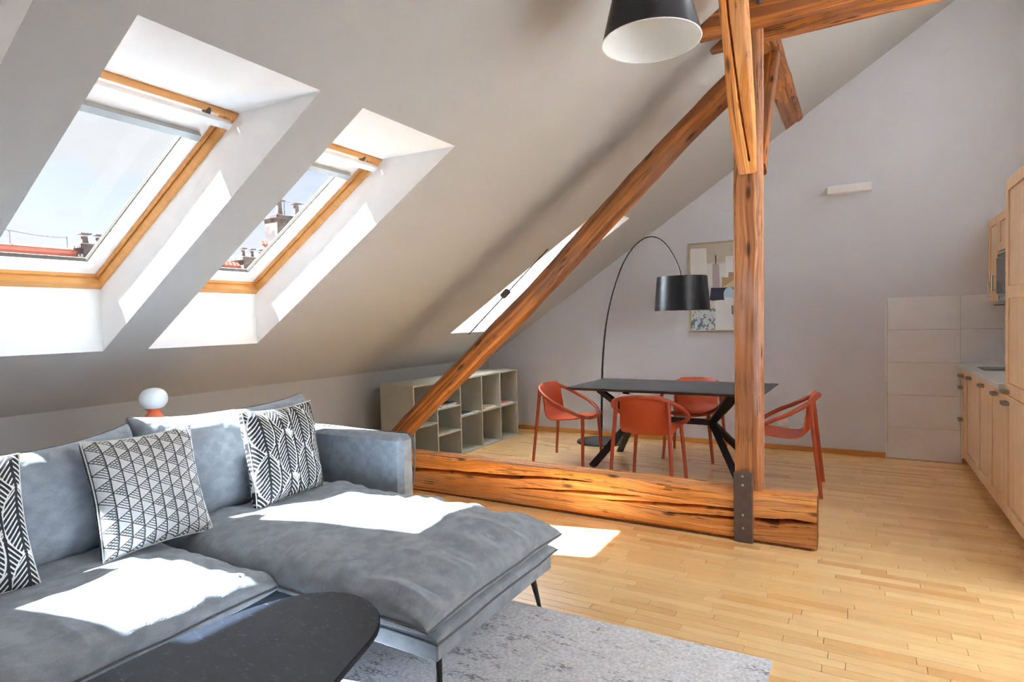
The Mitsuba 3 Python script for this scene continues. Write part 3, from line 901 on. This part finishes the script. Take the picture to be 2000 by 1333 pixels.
put('pendant_lamp__cord', tube([(px, py, pz + hh), (px, py, roof_z(px))], 0.004, 10), 'm_black_metal', True)

tag('arc_floor_lamp', 'black arc floor lamp with a drum shade hanging over the dining table', 'floor lamp')
stem = spline([(-2.513, 6.26, 0.015), (-2.478, 6.24, 0.717), (-2.362, 6.2, 1.513), (-2.275, 6.17, 1.76), (-2.168, 6.14, 1.982), (-2.027, 6.1, 2.147), (-1.86, 6.06, 2.218), (-1.734, 6.03, 2.177), (-1.634, 6.0, 2.068), (-1.556, 5.97, 1.932), (-1.503, 5.95, 1.77)], 120)
put('arc_floor_lamp__stem', tube(stem, np.interp(np.linspace(0, 1, 120), [0, 0.5, 1], [0.013, 0.0085, 0.004]), 14), 'm_black_metal', True)
put('arc_floor_lamp__base', lathe([(0, 0), (0.272, 0), (0.275, 0.004), (0.272, 0.014), (0.02, 0.018), (0, 0.018)], 80, (-2.505, 6.255, 0)), 'm_black_metal', 30)
put('arc_floor_lamp__shade', lathe([(0.266, 0), (0.240, 0.335), (0.236, 0.335)], 96, (-1.505, 5.95, 1.447)), 'm_lamp_black', 30)
put('arc_floor_lamp__shade_lining', lathe([(0.264, 0.0005), (0.237, 0.334)], 96, (-1.505, 5.95, 1.447)), 'm_lamp_white', 30, label='white inside of the shade')
spk = [tube([(-1.505, 5.95, 1.77), (-1.505 + 0.238 * math.cos(a), 5.95 + 0.238 * math.sin(a), 1.775)], 0.003, 6) for a in (0.3, 2.4, 4.5)]
put('arc_floor_lamp__spider', cat(spk), 'm_black_metal')

tag('table_lamp', 'small table lamp with a white glass globe on an orange base behind the sofa', 'table lamp')
lx, ly = -3.46, 1.885
put('table_lamp__globe', lathe([(0, -0.058), (0.03, -0.057), (0.053, -0.044), (0.069, -0.02), (0.073, 0.004), (0.068, 0.028), (0.053, 0.049), (0.029, 0.061), (0, 0.065)], 64, (lx, ly, 0.991)), 'm_opal', True)
put('table_lamp__base', lathe([(0, -0.30), (0.06, -0.30), (0.062, -0.29), (0.03, -0.25), (0.025, -0.2), (0.03, -0.165), (0.05, -0.14), (0.056, -0.118), (0.052, -0.098), (0.034, -0.078), (0.030, -0.070), (0.042, -0.056), (0.042, -0.051), (0, -0.05)], 64, (lx, ly, 0.991)), 'm_terracotta', True)
tag('side_table', 'low round side table behind the sofa, under the globe lamp', 'side table')
put('side_table__top', lathe([(0, 0), (0.20, 0), (0.204, 0.006), (0.204, 0.018), (0.20, 0.024), (0, 0.024)], 64, (lx, ly, 0.667)), 'm_shelf', 30)
put('side_table__foot', lathe([(0, 0), (0.15, 0), (0.15, 0.012), (0.025, 0.03), (0.02, 0.05), (0.02, 0.667)], 48, (lx, ly, 0)), 'm_black_metal', 30)

put('wall_light', box(-0.252, 0.114, GABLE - 0.095, GABLE, 2.530, 2.606, 0.003), 'm_plaster', label='white oblong plaster uplighter on the grey gable wall', category='wall light')

# ------------------------------------------------------------------ dining corner
tag('dining_table', 'black rectangular dining table on crossed metal legs', 'dining table')
TX, TY, TL, TW, TA = -1.503, 5.508, 1.716, 0.912, -0.023
TM = tr(TX, TY, 0) @ rot(TA, [0, 0, 1])
tp = [(-TL / 2, -TW / 2), (TL / 2, -TW / 2), (TL / 2, TW / 2), (-TL / 2, TW / 2)]
topm = trimesh.convex.convex_hull(np.array([(x, y_, 0.75) for x, y_ in tp] + [(x, y_, 0.742) for x, y_ in tp] + [(x - 0.035 * np.sign(x), y_ - 0.035 * np.sign(y_), 0.722) for x, y_ in tp]))
put('dining_table__top', place(topm, TM), 'm_table_black')


def flatbar(a, b, w, t, side):
    a, b, side = np.array(a, float), np.array(b, float), np.array(side, float)
    d = (b - a) / np.linalg.norm(b - a)
    side = side - d * (side @ d)
    side /= np.linalg.norm(side)
    o = np.cross(d, side)
    return trimesh.convex.convex_hull(np.array([p + s1 * w / 2 * side + s2 * t / 2 * o for p in (a, b) for s1 in (-1, 1) for s2 in (-1, 1)]))


put('dining_table__crossbar', place(box(-0.36, 0.36, -0.03, 0.03, 0.405, 0.455, 0.004), TM), 'm_black_metal')
k = 0
for sx in (-1, 1):
    for sy in (-1, 1):
        put(numbered('dining_table__leg', k), place(flatbar((sx * 0.36, sy * 0.005, 0.43), (sx * 0.66, sy * 0.36, 0.0), 0.06, 0.032, (1, 0, 0)), TM), 'm_black_metal')
        put(numbered('dining_table__support', k), place(flatbar((sx * 0.36, sy * 0.005, 0.43), (sx * 0.60, sy * 0.30, 0.724), 0.06, 0.032, (1, 0, 0)), TM), 'm_black_metal')
        k += 1


def spow(c, e):
    return np.sign(c) * np.abs(c) ** e


HL, HW = 0.262, 0.305


def hoop(ph):
    c, s = np.cos(ph), np.sin(ph)
    return np.stack([-0.03 + HL * spow(c, 0.80), HW * spow(s, 0.82), 0.598 - 0.150 * spow(c, 0.9)], -1)


def shell():
    P = spline([(0.232, 0.458), (0.20, 0.456), (0.12, 0.440), (0.0, 0.424), (-0.10, 0.416), (-0.17, 0.427), (-0.222, 0.475), (-0.248, 0.56), (-0.262, 0.66), (-0.278, 0.742), (-0.292, 0.760)], 46)
    nv = 19
    v = np.linspace(-1, 1, nv)
    s = np.linspace(0, 1, 46)
    half = np.interp(s, [0, 0.05, 0.5, 0.62, 0.9, 0.95, 0.985, 1], [0.185, 0.20, 0.205, 0.205, 0.196, 0.19, 0.176, 0.15])
    back = np.clip((s - 0.5) / 0.2, 0, 1)
    t = np.gradient(P, axis=0)
    t /= np.linalg.norm(t, axis=1, keepdims=True)
    nrm = np.stack([t[:, 1], -t[:, 0]], 1)          # towards the sitter
    V = np.zeros((2, 46, nv, 3))
    for k, o in enumerate((0.005, -0.005)):
        dish = 0.012 * (1 - back)[:, None] * v[None] ** 2 + back[:, None] * 0.045 * v[None] ** 2
        V[k, ..., 0] = P[:, :1] + nrm[:, :1] * (o + dish)
        V[k, ..., 2] = P[:, 1:] + nrm[:, 1:] * (o + dish) - 0.03 * (np.clip((s - 0.85) * 6.6, 0, 1))[:, None] * v[None] ** 2
        V[k, ..., 1] = half[:, None] * v[None]
    n = 46 * nv
    F = tri(grid_faces(46, nv))
    g = np.arange(n).reshape(46, nv)
    rim = np.r_[g[:, 0], g[-1, 1:], g[-2::-1, -1], g[0, -2:0:-1]]
    side = tri(np.stack([rim, np.roll(rim, -1), np.roll(rim, -1) + n, rim + n], 1))
    m = trimesh.Trimesh(V.reshape(-1, 3), np.vstack([F, F[:, ::-1] + n, side[:, ::-1]]), process=False)
    return m


def chair_parts():
    parts = {'seat_shell': (shell(), 'm_orange', 40), 'hoop_arm': (ring_tube(hoop(np.linspace(0, 2 * np.pi, 96, endpoint=False)), 0.0165, 12), 'm_orange_leg', True)}
    for k, (ph, foot) in enumerate(((2.42, (-0.31, 0.262)), (-2.42, (-0.31, -0.262)), (0.62, (0.20, 0.235)), (-0.62, (0.20, -0.235)))):
        a = hoop(np.array([ph]))[0]
        parts[numbered('leg', k)] = (tube([a, (foot[0], foot[1], 0.0)], [0.018, 0.0135], 14), 'm_orange_leg', 30)
    P = hoop(np.array([math.pi, 2.75, -2.75]))
    for k in range(3):
        parts[numbered('screw', k)] = (trimesh.creation.icosphere(1, 0.0045).apply_translation(P[k] + [-0.0165, 0, 0.002]), 'm_bolt', True)
    return parts


CH = {k: (mikit.ply(m, mat, sm), m) for k, (m, mat, sm) in chair_parts().items()}
for i, (x, y, a, lab) in enumerate(((-2.42, 5.30, 0.0, 'orange dining chair at the end of the table beside the shelf unit'),
                                    (-1.52, 4.93, math.pi / 2 - 0.02, 'orange dining chair on the near side of the table, seen from behind'),
                                    (-1.42, 5.93, -math.pi / 2, 'orange dining chair on the far side of the table, towards the gable wall'),
                                    (-0.56, 5.21, math.pi + 0.02, 'orange dining chair at the end of the table, to the right of the post'))):
    key = numbered('dining_chair', i)
    tag(key, lab, 'chair', 'orange chairs round the dining table')
    for part, (d, m) in CH.items():
        scene[key + '__' + part] = {**d, 'to_world': T().translate([x, y, 0]).rotate([0, 0, 1], math.degrees(a))}

# picture on the gable wall
tag('picture', 'framed painting of stylised town roofs and towers on the grey gable wall behind the post', 'picture')
pxa, pxb, pza, pzb = -1.592, -0.859, 1.222, 2.178
d0 = GABLE - 0.032
fr = [box(pxa, pxa + 0.014, d0, GABLE - 0.001, pza, pzb, 0.002), box(pxb - 0.014, pxb, d0, GABLE - 0.001, pza, pzb, 0.002), box(pxa, pxb, d0, GABLE - 0.001, pza, pza + 0.014, 0.002), box(pxa, pxb, d0, GABLE - 0.001, pzb - 0.014, pzb, 0.002)]
put('picture__frame', cat(fr), 'm_brass', label='thin pale gold frame')
cv = trimesh.Trimesh([(pxa + 0.013, d0 + 0.012, pza + 0.013), (pxb - 0.013, d0 + 0.012, pza + 0.013), (pxb - 0.013, d0 + 0.012, pzb - 0.013), (pxa + 0.013, d0 + 0.012, pzb - 0.013)], [[0, 1, 2], [0, 2, 3]], process=False)
put('picture__canvas', cv, 'm_painting', False, np.array([(0, 0), (1, 0), (1, 1), (0, 1.0)]))

tag('wall_socket', 'white wall socket with a plug low on the gable wall behind the right hand chair', 'socket')
put('wall_socket__plate', box(-0.72, -0.63, GABLE - 0.012, GABLE, 0.245, 0.325, 0.003), 'm_plastic')
put('wall_socket__plug', box(-0.665, -0.615, GABLE - 0.06, GABLE - 0.011, 0.25, 0.30, 0.01), 'm_plastic')

# shelf unit
tag('shelf_unit', 'low open grey green shelf unit of ten compartments in front of the low side wall', 'shelf unit')
bx0, bx1, th = -3.985, -3.577, 0.018
ys = [4.296, 4.664, 5.057, 5.463, 5.853, 6.250]
put('shelf_unit__top_panel', box(bx0, bx1, ys[0], ys[-1], 0.803 - th, 0.803, 0.0015), 'm_shelf')
put('shelf_unit__bottom_panel', box(bx0, bx1, ys[0], ys[-1], 0.0, th, 0.0015), 'm_shelf')
put('shelf_unit__back_panel', box(bx0, bx0 + 0.006, ys[0] + 0.002, ys[-1] - 0.002, th, 0.803 - th), 'm_shelf')
for i, yy in enumerate(ys):
    y0 = yy if i == 0 else yy - th if i == 5 else yy - th / 2
    put(numbered('shelf_unit__side_panel', i), box(bx0 + 0.006, bx1 - 0.0005, y0, y0 + th, th, 0.803 - th, 0.0012), 'm_shelf')
SH = [(0, 0.41), (1, 0.535), (1, 0.276), (2, 0.407), (3, 0.407), (4, 0.407)]
for i, (c_, z) in enumerate(SH):
    put(numbered('shelf_unit__shelf', i), box(bx0 + 0.006, bx1 - 0.002, ys[c_] + th * (1 if c_ == 0 else 0.5), ys[c_ + 1] - th * (1 if c_ == 4 else 0.5), z - th, z, 0.0012), 'm_shelf')


def magazine(i, x, yy, z, w, l, h, a, mat, label):
    key = numbered('magazine', i)
    M = tr(x, yy, z) @ rot(a, [0, 0, 1])
    put(key + '__pages', place(box(-w / 2 + 0.002, w / 2 - 0.002, -l / 2 + 0.002, l / 2 - 0.002, 0.001, h - 0.001), M), 'm_paper')
    put(key + '__cover', place(cat(box(-w / 2, w / 2, -l / 2, l / 2, 0, 0.001), box(-w / 2, w / 2, -l / 2, l / 2, h - 0.001, h), box(-w / 2, -w / 2 + 0.001, -l / 2, l / 2, 0, h)), M), mat)
    tag(key, label, 'magazine', 'magazines lying in the shelf unit')


magazine(0, -3.70, 4.87, 0.535, 0.22, 0.29, 0.008, 0.1, 'm_paper', 'white magazine at the bottom of the stack in the upper compartment beside the slanting strut')
magazine(1, -3.71, 4.88, 0.543, 0.21, 0.28, 0.007, -0.08, 'm_paper', 'white magazine in the middle of the stack beside the slanting strut')
magazine(2, -3.70, 4.89, 0.550, 0.20, 0.27, 0.012, 0.05, 'm_dark_cover', 'dark magazine on top of the white stack beside the slanting strut')
magazine(3, -3.70, 5.20, 0.407, 0.22, 0.24, 0.014, 0.04, 'm_dark_cover', 'black magazine lying alone in the middle compartment of the shelf unit')
magazine(4, -3.69, 5.64, 0.407, 0.22, 0.28, 0.008, -0.06, 'm_paper', 'white magazine under the tan one in the fourth compartment')
magazine(5, -3.70, 5.65, 0.415, 0.21, 0.27, 0.012, 0.12, 'm_tan_cover', 'tan magazine lying on a white one in the fourth compartment')
magazine(6, -3.69, 6.03, 0.407, 0.21, 0.27, 0.008, 0.05, 'm_paper', 'white magazine under the pink one in the end compartment by the gable wall')
magazine(7, -3.70, 6.03, 0.415, 0.20, 0.24, 0.010, -0.1, 'm_pink_cover', 'pink magazine lying in the end compartment by the gable wall')

# ------------------------------------------------------------------ kitchen
FX, TALL = 0.80, 4.807


def door(key, y0, y1, z0, z1, fx=FX, rails=(), fwid=0.07, handle=None, vertical=False):
    """A frame and panel front facing -x, with mid rails at the given (z0, z1)."""
    t = 0.02
    y0, y1, z0, z1 = y0 + 0.0015, y1 - 0.0015, z0 + 0.0015, z1 - 0.0015
    fwid = min(fwid, 0.3 * (y1 - y0))
    fr_ = [box(fx, fx + t, y0, y0 + fwid, z0, z1, 0.0015), box(fx, fx + t, y1 - fwid, y1, z0, z1, 0.0015),
           box(fx, fx + t, y0 + fwid, y1 - fwid, z0, z0 + fwid, 0.0015), box(fx, fx + t, y0 + fwid, y1 - fwid, z1 - fwid, z1, 0.0015)]
    for a, b in rails:
        fr_.append(box(fx, fx + t, y0 + fwid, y1 - fwid, a, b, 0.0015))
    put(key, cat(fr_), 'm_maple')
    put(key + '__panel', box(fx + 0.009, fx + 0.0175, y0 + fwid + 0.005, y1 - fwid - 0.005, z0 + fwid + 0.005, z1 - fwid - 0.005), 'm_maple')
    gr = []
    zz = [z0 + fwid] + [c for r in rails for c in r] + [z1 - fwid]
    if handle:
        hy, hz = handle
        if vertical:
            put(key + '__handle', cat(tube([(fx - 0.028, hy, hz - 0.07), (fx - 0.028, hy, hz + 0.07)], 0.005, 12), tube([(fx + 0.002, hy, hz - 0.062), (fx - 0.028, hy, hz - 0.062)], 0.004, 10), tube([(fx + 0.002, hy, hz + 0.062), (fx - 0.028, hy, hz + 0.062)], 0.004, 10)), 'm_steel', 30)
        else:
            put(key + '__handle', box(fx - 0.034, fx + 0.001, hy - 0.04, hy + 0.04, hz - 0.012, hz + 0.012, 0.003), 'm_handle')


def unit(key, y0, y1, z0, z1, x0, x1):
    put(key + '__carcass', box(x0 + 0.021, x1 - 0.001, y0 + 0.0005, y1 - 0.0005, z0, z1), 'm_maple')


units = [('drawers', 6.43, GABLE - 0.013, 'maple base unit of three drawers against the tiled gable wall'), (None, 5.82, 6.43, 'maple base unit with a wide door, next to the drawer unit'),
         (None, 5.317, 5.82, 'maple base unit with a panelled door, second from the tall cabinet'), (None, TALL, 5.317, 'maple base unit with a panelled door, beside the tall cabinet')]
for i, (kind_, y0, y1, lab) in enumerate(units):
    key = numbered('base_cabinet', i)
    tag(key, lab, 'kitchen cabinet', 'base cabinets under the worktop')
    unit(key, y0, y1, 0.08, 0.872, FX, KITCHEN)
    if kind_:
        for k, (a, b, hz) in enumerate(((0.73, 0.872, 0.80), (0.49, 0.727, 0.695), (0.08, 0.487, 0.41))):
            door(numbered(key + '__drawer', k), y0, y1, a, b, fwid=0.05, handle=((y0 + y1) / 2 + 0.05, hz))
    else:
        door(key + '__door', y0, y1, 0.08, 0.872, handle=((y0 + y1) / 2, 0.82))
    put(key + '__plinth', box(FX + 0.05, FX + 0.065, y0, y1, 0.0, 0.08), 'm_groove')
put('worktop', box(0.765, KITCHEN - 0.001, TALL + 0.001, GABLE - 0.0135, 0.874, 0.912, 0.003), 'm_worktop', label='pale grey kitchen worktop on the maple base units', category='worktop')
put('hob', box(0.84, 1.30, 5.82, 6.13, 0.912, 0.917, 0.0015), 'm_black_glass', label='black glass hob let into the pale worktop', category='hob')
tag('tall_cabinet', 'tall maple cabinet with panelled doors at the right edge of the photo', 'kitchen cabinet')
unit('tall_cabinet', 3.70, TALL - 0.001, 0.08, 2.188, FX, KITCHEN)
door('tall_cabinet__door', 4.207, TALL - 0.001, 0.08, 0.847, handle=(4.72, 0.80))
door('tall_cabinet__door_001', 4.207, TALL - 0.001, 0.85, 2.188, rails=((1.451, 1.526),), handle=(4.72, 0.872))
door('tall_cabinet__door_002', 3.70, 4.205, 0.08, 0.847, handle=(4.0, 0.80))
door('tall_cabinet__door_003', 3.70, 4.205, 0.85, 2.188, rails=((1.451, 1.526),), handle=(4.0, 0.872))
put('tall_cabinet__plinth', box(FX + 0.05, FX + 0.065, 3.70, TALL, 0.0, 0.08), 'm_groove')
WX = 0.985
tag('wall_cabinet', 'maple wall cabinet with a bar handle hanging over the worktop by the gable wall', 'kitchen cabinet', 'wall cabinets over the worktop')
unit('wall_cabinet', 6.21, GABLE - 0.013, 1.451, 2.16, WX, KITCHEN)
door('wall_cabinet__door', 6.21, GABLE - 0.013, 1.451, 2.16, WX, handle=(6.43, 1.555), vertical=True)
tag('wall_cabinet_001', 'short maple wall cabinet above the built in microwave', 'kitchen cabinet', 'wall cabinets over the worktop')
unit('wall_cabinet_001', 5.60, 6.208, 1.852, 2.16, WX, KITCHEN)
door('wall_cabinet_001__door', 5.60, 6.208, 1.852, 2.16, WX)
tag('microwave', 'grey built in microwave under the short wall cabinet', 'microwave')
put('microwave__body', box(WX + 0.005, KITCHEN - 0.001, 5.602, 6.206, 1.49, 1.85, 0.003), 'm_grey_plastic')
put('microwave__door', box(WX - 0.012, WX + 0.006, 5.74, 6.19, 1.51, 1.80, 0.003), 'm_black_glass')
put('microwave__handle', cat(tube([(WX - 0.045, 6.15, 1.53), (WX - 0.045, 6.15, 1.66)], 0.006, 12), tube([(WX - 0.01, 6.15, 1.54), (WX - 0.045, 6.15, 1.54)], 0.004, 8), tube([(WX - 0.01, 6.15, 1.65), (WX - 0.045, 6.15, 1.65)], 0.004, 8)), 'm_steel', 30)
put('microwave__vent', box(WX - 0.006, WX + 0.006, 5.62, 6.19, 1.812, 1.828, 0.002), 'm_black_glass')
tag('cooker_hood', 'flat grey cooker hood under the microwave', 'cooker hood')
put('cooker_hood__body', box(WX + 0.01, KITCHEN - 0.001, 5.602, 6.206, 1.445, 1.489, 0.004), 'm_grey_plastic')
put('cooker_hood__visor', box(WX - 0.03, WX + 0.2, 5.61, 6.20, 1.415, 1.424, 0.002), 'm_bracket')
put('cooker_hood__bracket', box(WX + 0.1, WX + 0.12, 5.62, 5.64, 1.42, 1.45), 'm_grey_plastic')
put('cooker_hood__bracket_001', box(WX + 0.1, WX + 0.12, 6.17, 6.19, 1.42, 1.45), 'm_grey_plastic')

# ------------------------------------------------------------------ the houses across the street
HX, K = -30.0, 30.0 / 16.0


def hz(z):
    return 1.385 + (z - 1.385) * K


RZ = hz(3.225)


def tiled_roof(y0, y1, x_ridge, z_ridge, run, drop, rows, pitch=0.24):
    """Rows of overlapping pantiles facing the room (+x)."""
    n = int((y1 - y0) / pitch * 6)
    ys_ = np.linspace(y0, y1, n)
    wav = 0.035 * np.abs(np.sin(np.pi * (ys_ - y0) / pitch))
    V, F = [], []
    for r in range(rows):
        for e, lift in ((r, 0.02), (r + 1, 0.075)):
            f = e / rows
            V.append(np.stack([np.full(n, x_ridge + run * f), ys_, z_ridge - drop * f + lift + wav], 1))
        b = (2 * r) * n
        i = np.arange(n - 1)
        F.append(np.stack([b + i, b + n + i, b + n + i + 1, b + i + 1], 1))
        if r:
            F.append(np.stack([b - n + i, b + i, b + i + 1, b - n + i + 1], 1))
    return trimesh.Trimesh(np.vstack(V), tri(np.vstack(F)), process=False)


tag('house', 'neighbouring house with a red tiled roof seen through the larger roof window', 'building')
put('house__roof', tiled_roof(-6, 15.5, HX, RZ, 3.2, 5.2, 19), 'm_rooftile', label='red pantile roof')
put('house__ridge', tube([(HX, -6, RZ + 0.08), (HX, 15.5, RZ + 0.08)], 0.13, 10), 'm_rooftile', True)
put('house__wall', box(HX - 2.8, HX + 3.0, -6, 15.5, -8, RZ - 5.0), 'm_facade')


def chimney(key, y0, y1, x0, x1, z0, z1, pots, tw=0.12, potr=0.16, poth=0.7):
    put(key, cat(box(x0, x1, y0, y1, z0, z1, 0.03), box(x0 - tw, x1 + tw, y0 - tw, y1 + tw, z1 - 0.25, z1, 0.04)), 'm_oldplaster')
    for k in range(pots):
        yy = y0 + (y1 - y0) * (k + 0.5) / pots
        put(numbered(key + '__chimney_pot', k), cat(tube([((x0 + x1) / 2, yy, z1 - 0.02), ((x0 + x1) / 2, yy, z1 + poth)], [potr, potr * 0.75], 14), box((x0 + x1) / 2 - potr * 1.4, (x0 + x1) / 2 + potr * 1.4, yy - potr * 1.4, yy + potr * 1.4, z1 + poth + 0.08, z1 + poth + 0.13)), 'm_pot', 30)


chimney('house__chimney', 13.25, 16.2, HX - 0.3, HX + 0.7, RZ - 2.2, hz(3.45), 5, poth=0.36)
put('house__aerial', cat(tube([(HX, 10.9, RZ), (HX, 10.9, hz(3.63))], 0.025, 6), tube([(HX, 12.95, RZ), (HX, 12.95, hz(3.60))], 0.025, 6), tube(spline([(HX, 8.0, hz(3.66)), (HX, 10.9, hz(3.63)), (HX, 12.0, hz(3.575)), (HX, 12.95, hz(3.60))], 30), 0.02, 5)), 'm_grey_metal', label='wire between two rods')
tag('house_001', 'tall house with a plastered chimney stack seen through the smaller roof window', 'building')
put('house_001__wall', box(HX - 3.0, HX + 1.2, 23.3, 34.0, -8, hz(3.75)), 'm_facade')
put('house_001__roof', tiled_roof(23.2, 34.0, HX - 0.6, hz(4.10), 1.2, 1.9, 7), 'm_rooftile', label='red pantile roof')
chimney('house_001__chimney', 23.7, 27.5, HX - 0.8, HX + 0.4, hz(3.4), hz(4.93), 3, poth=0.85, potr=0.2)
put('house_001__chimney__rail', cat(tube([(HX, 24.55, hz(4.9)), (HX, 24.55, hz(5.43)), (HX, 26.2, hz(5.47)), (HX, 27.4, hz(5.35)), (HX, 27.4, hz(4.9))], 0.03, 6)), 'm_grey_metal')
tag('house_002', 'low house with red roof and small chimneys low in the smaller roof window', 'building')
put('house_002__wall', box(HX - 2.0, HX + 1.8, 16.7, 23.1, -8, hz(1.8)), 'm_facade')
put('house_002__roof', tiled_roof(16.6, 23.1, HX, hz(3.32), 2.0, 3.2, 12), 'm_rooftile', label='red pantile roof')
chimney('house_002__chimney', 21.3, 23.0, HX - 0.4, HX + 0.5, hz(2.4), hz(3.50), 3, poth=0.38, potr=0.12)
chimney('house_002__chimney_001', 19.5, 20.1, HX - 0.4, HX + 0.4, hz(2.4), hz(3.42), 1, poth=0.4, potr=0.12)
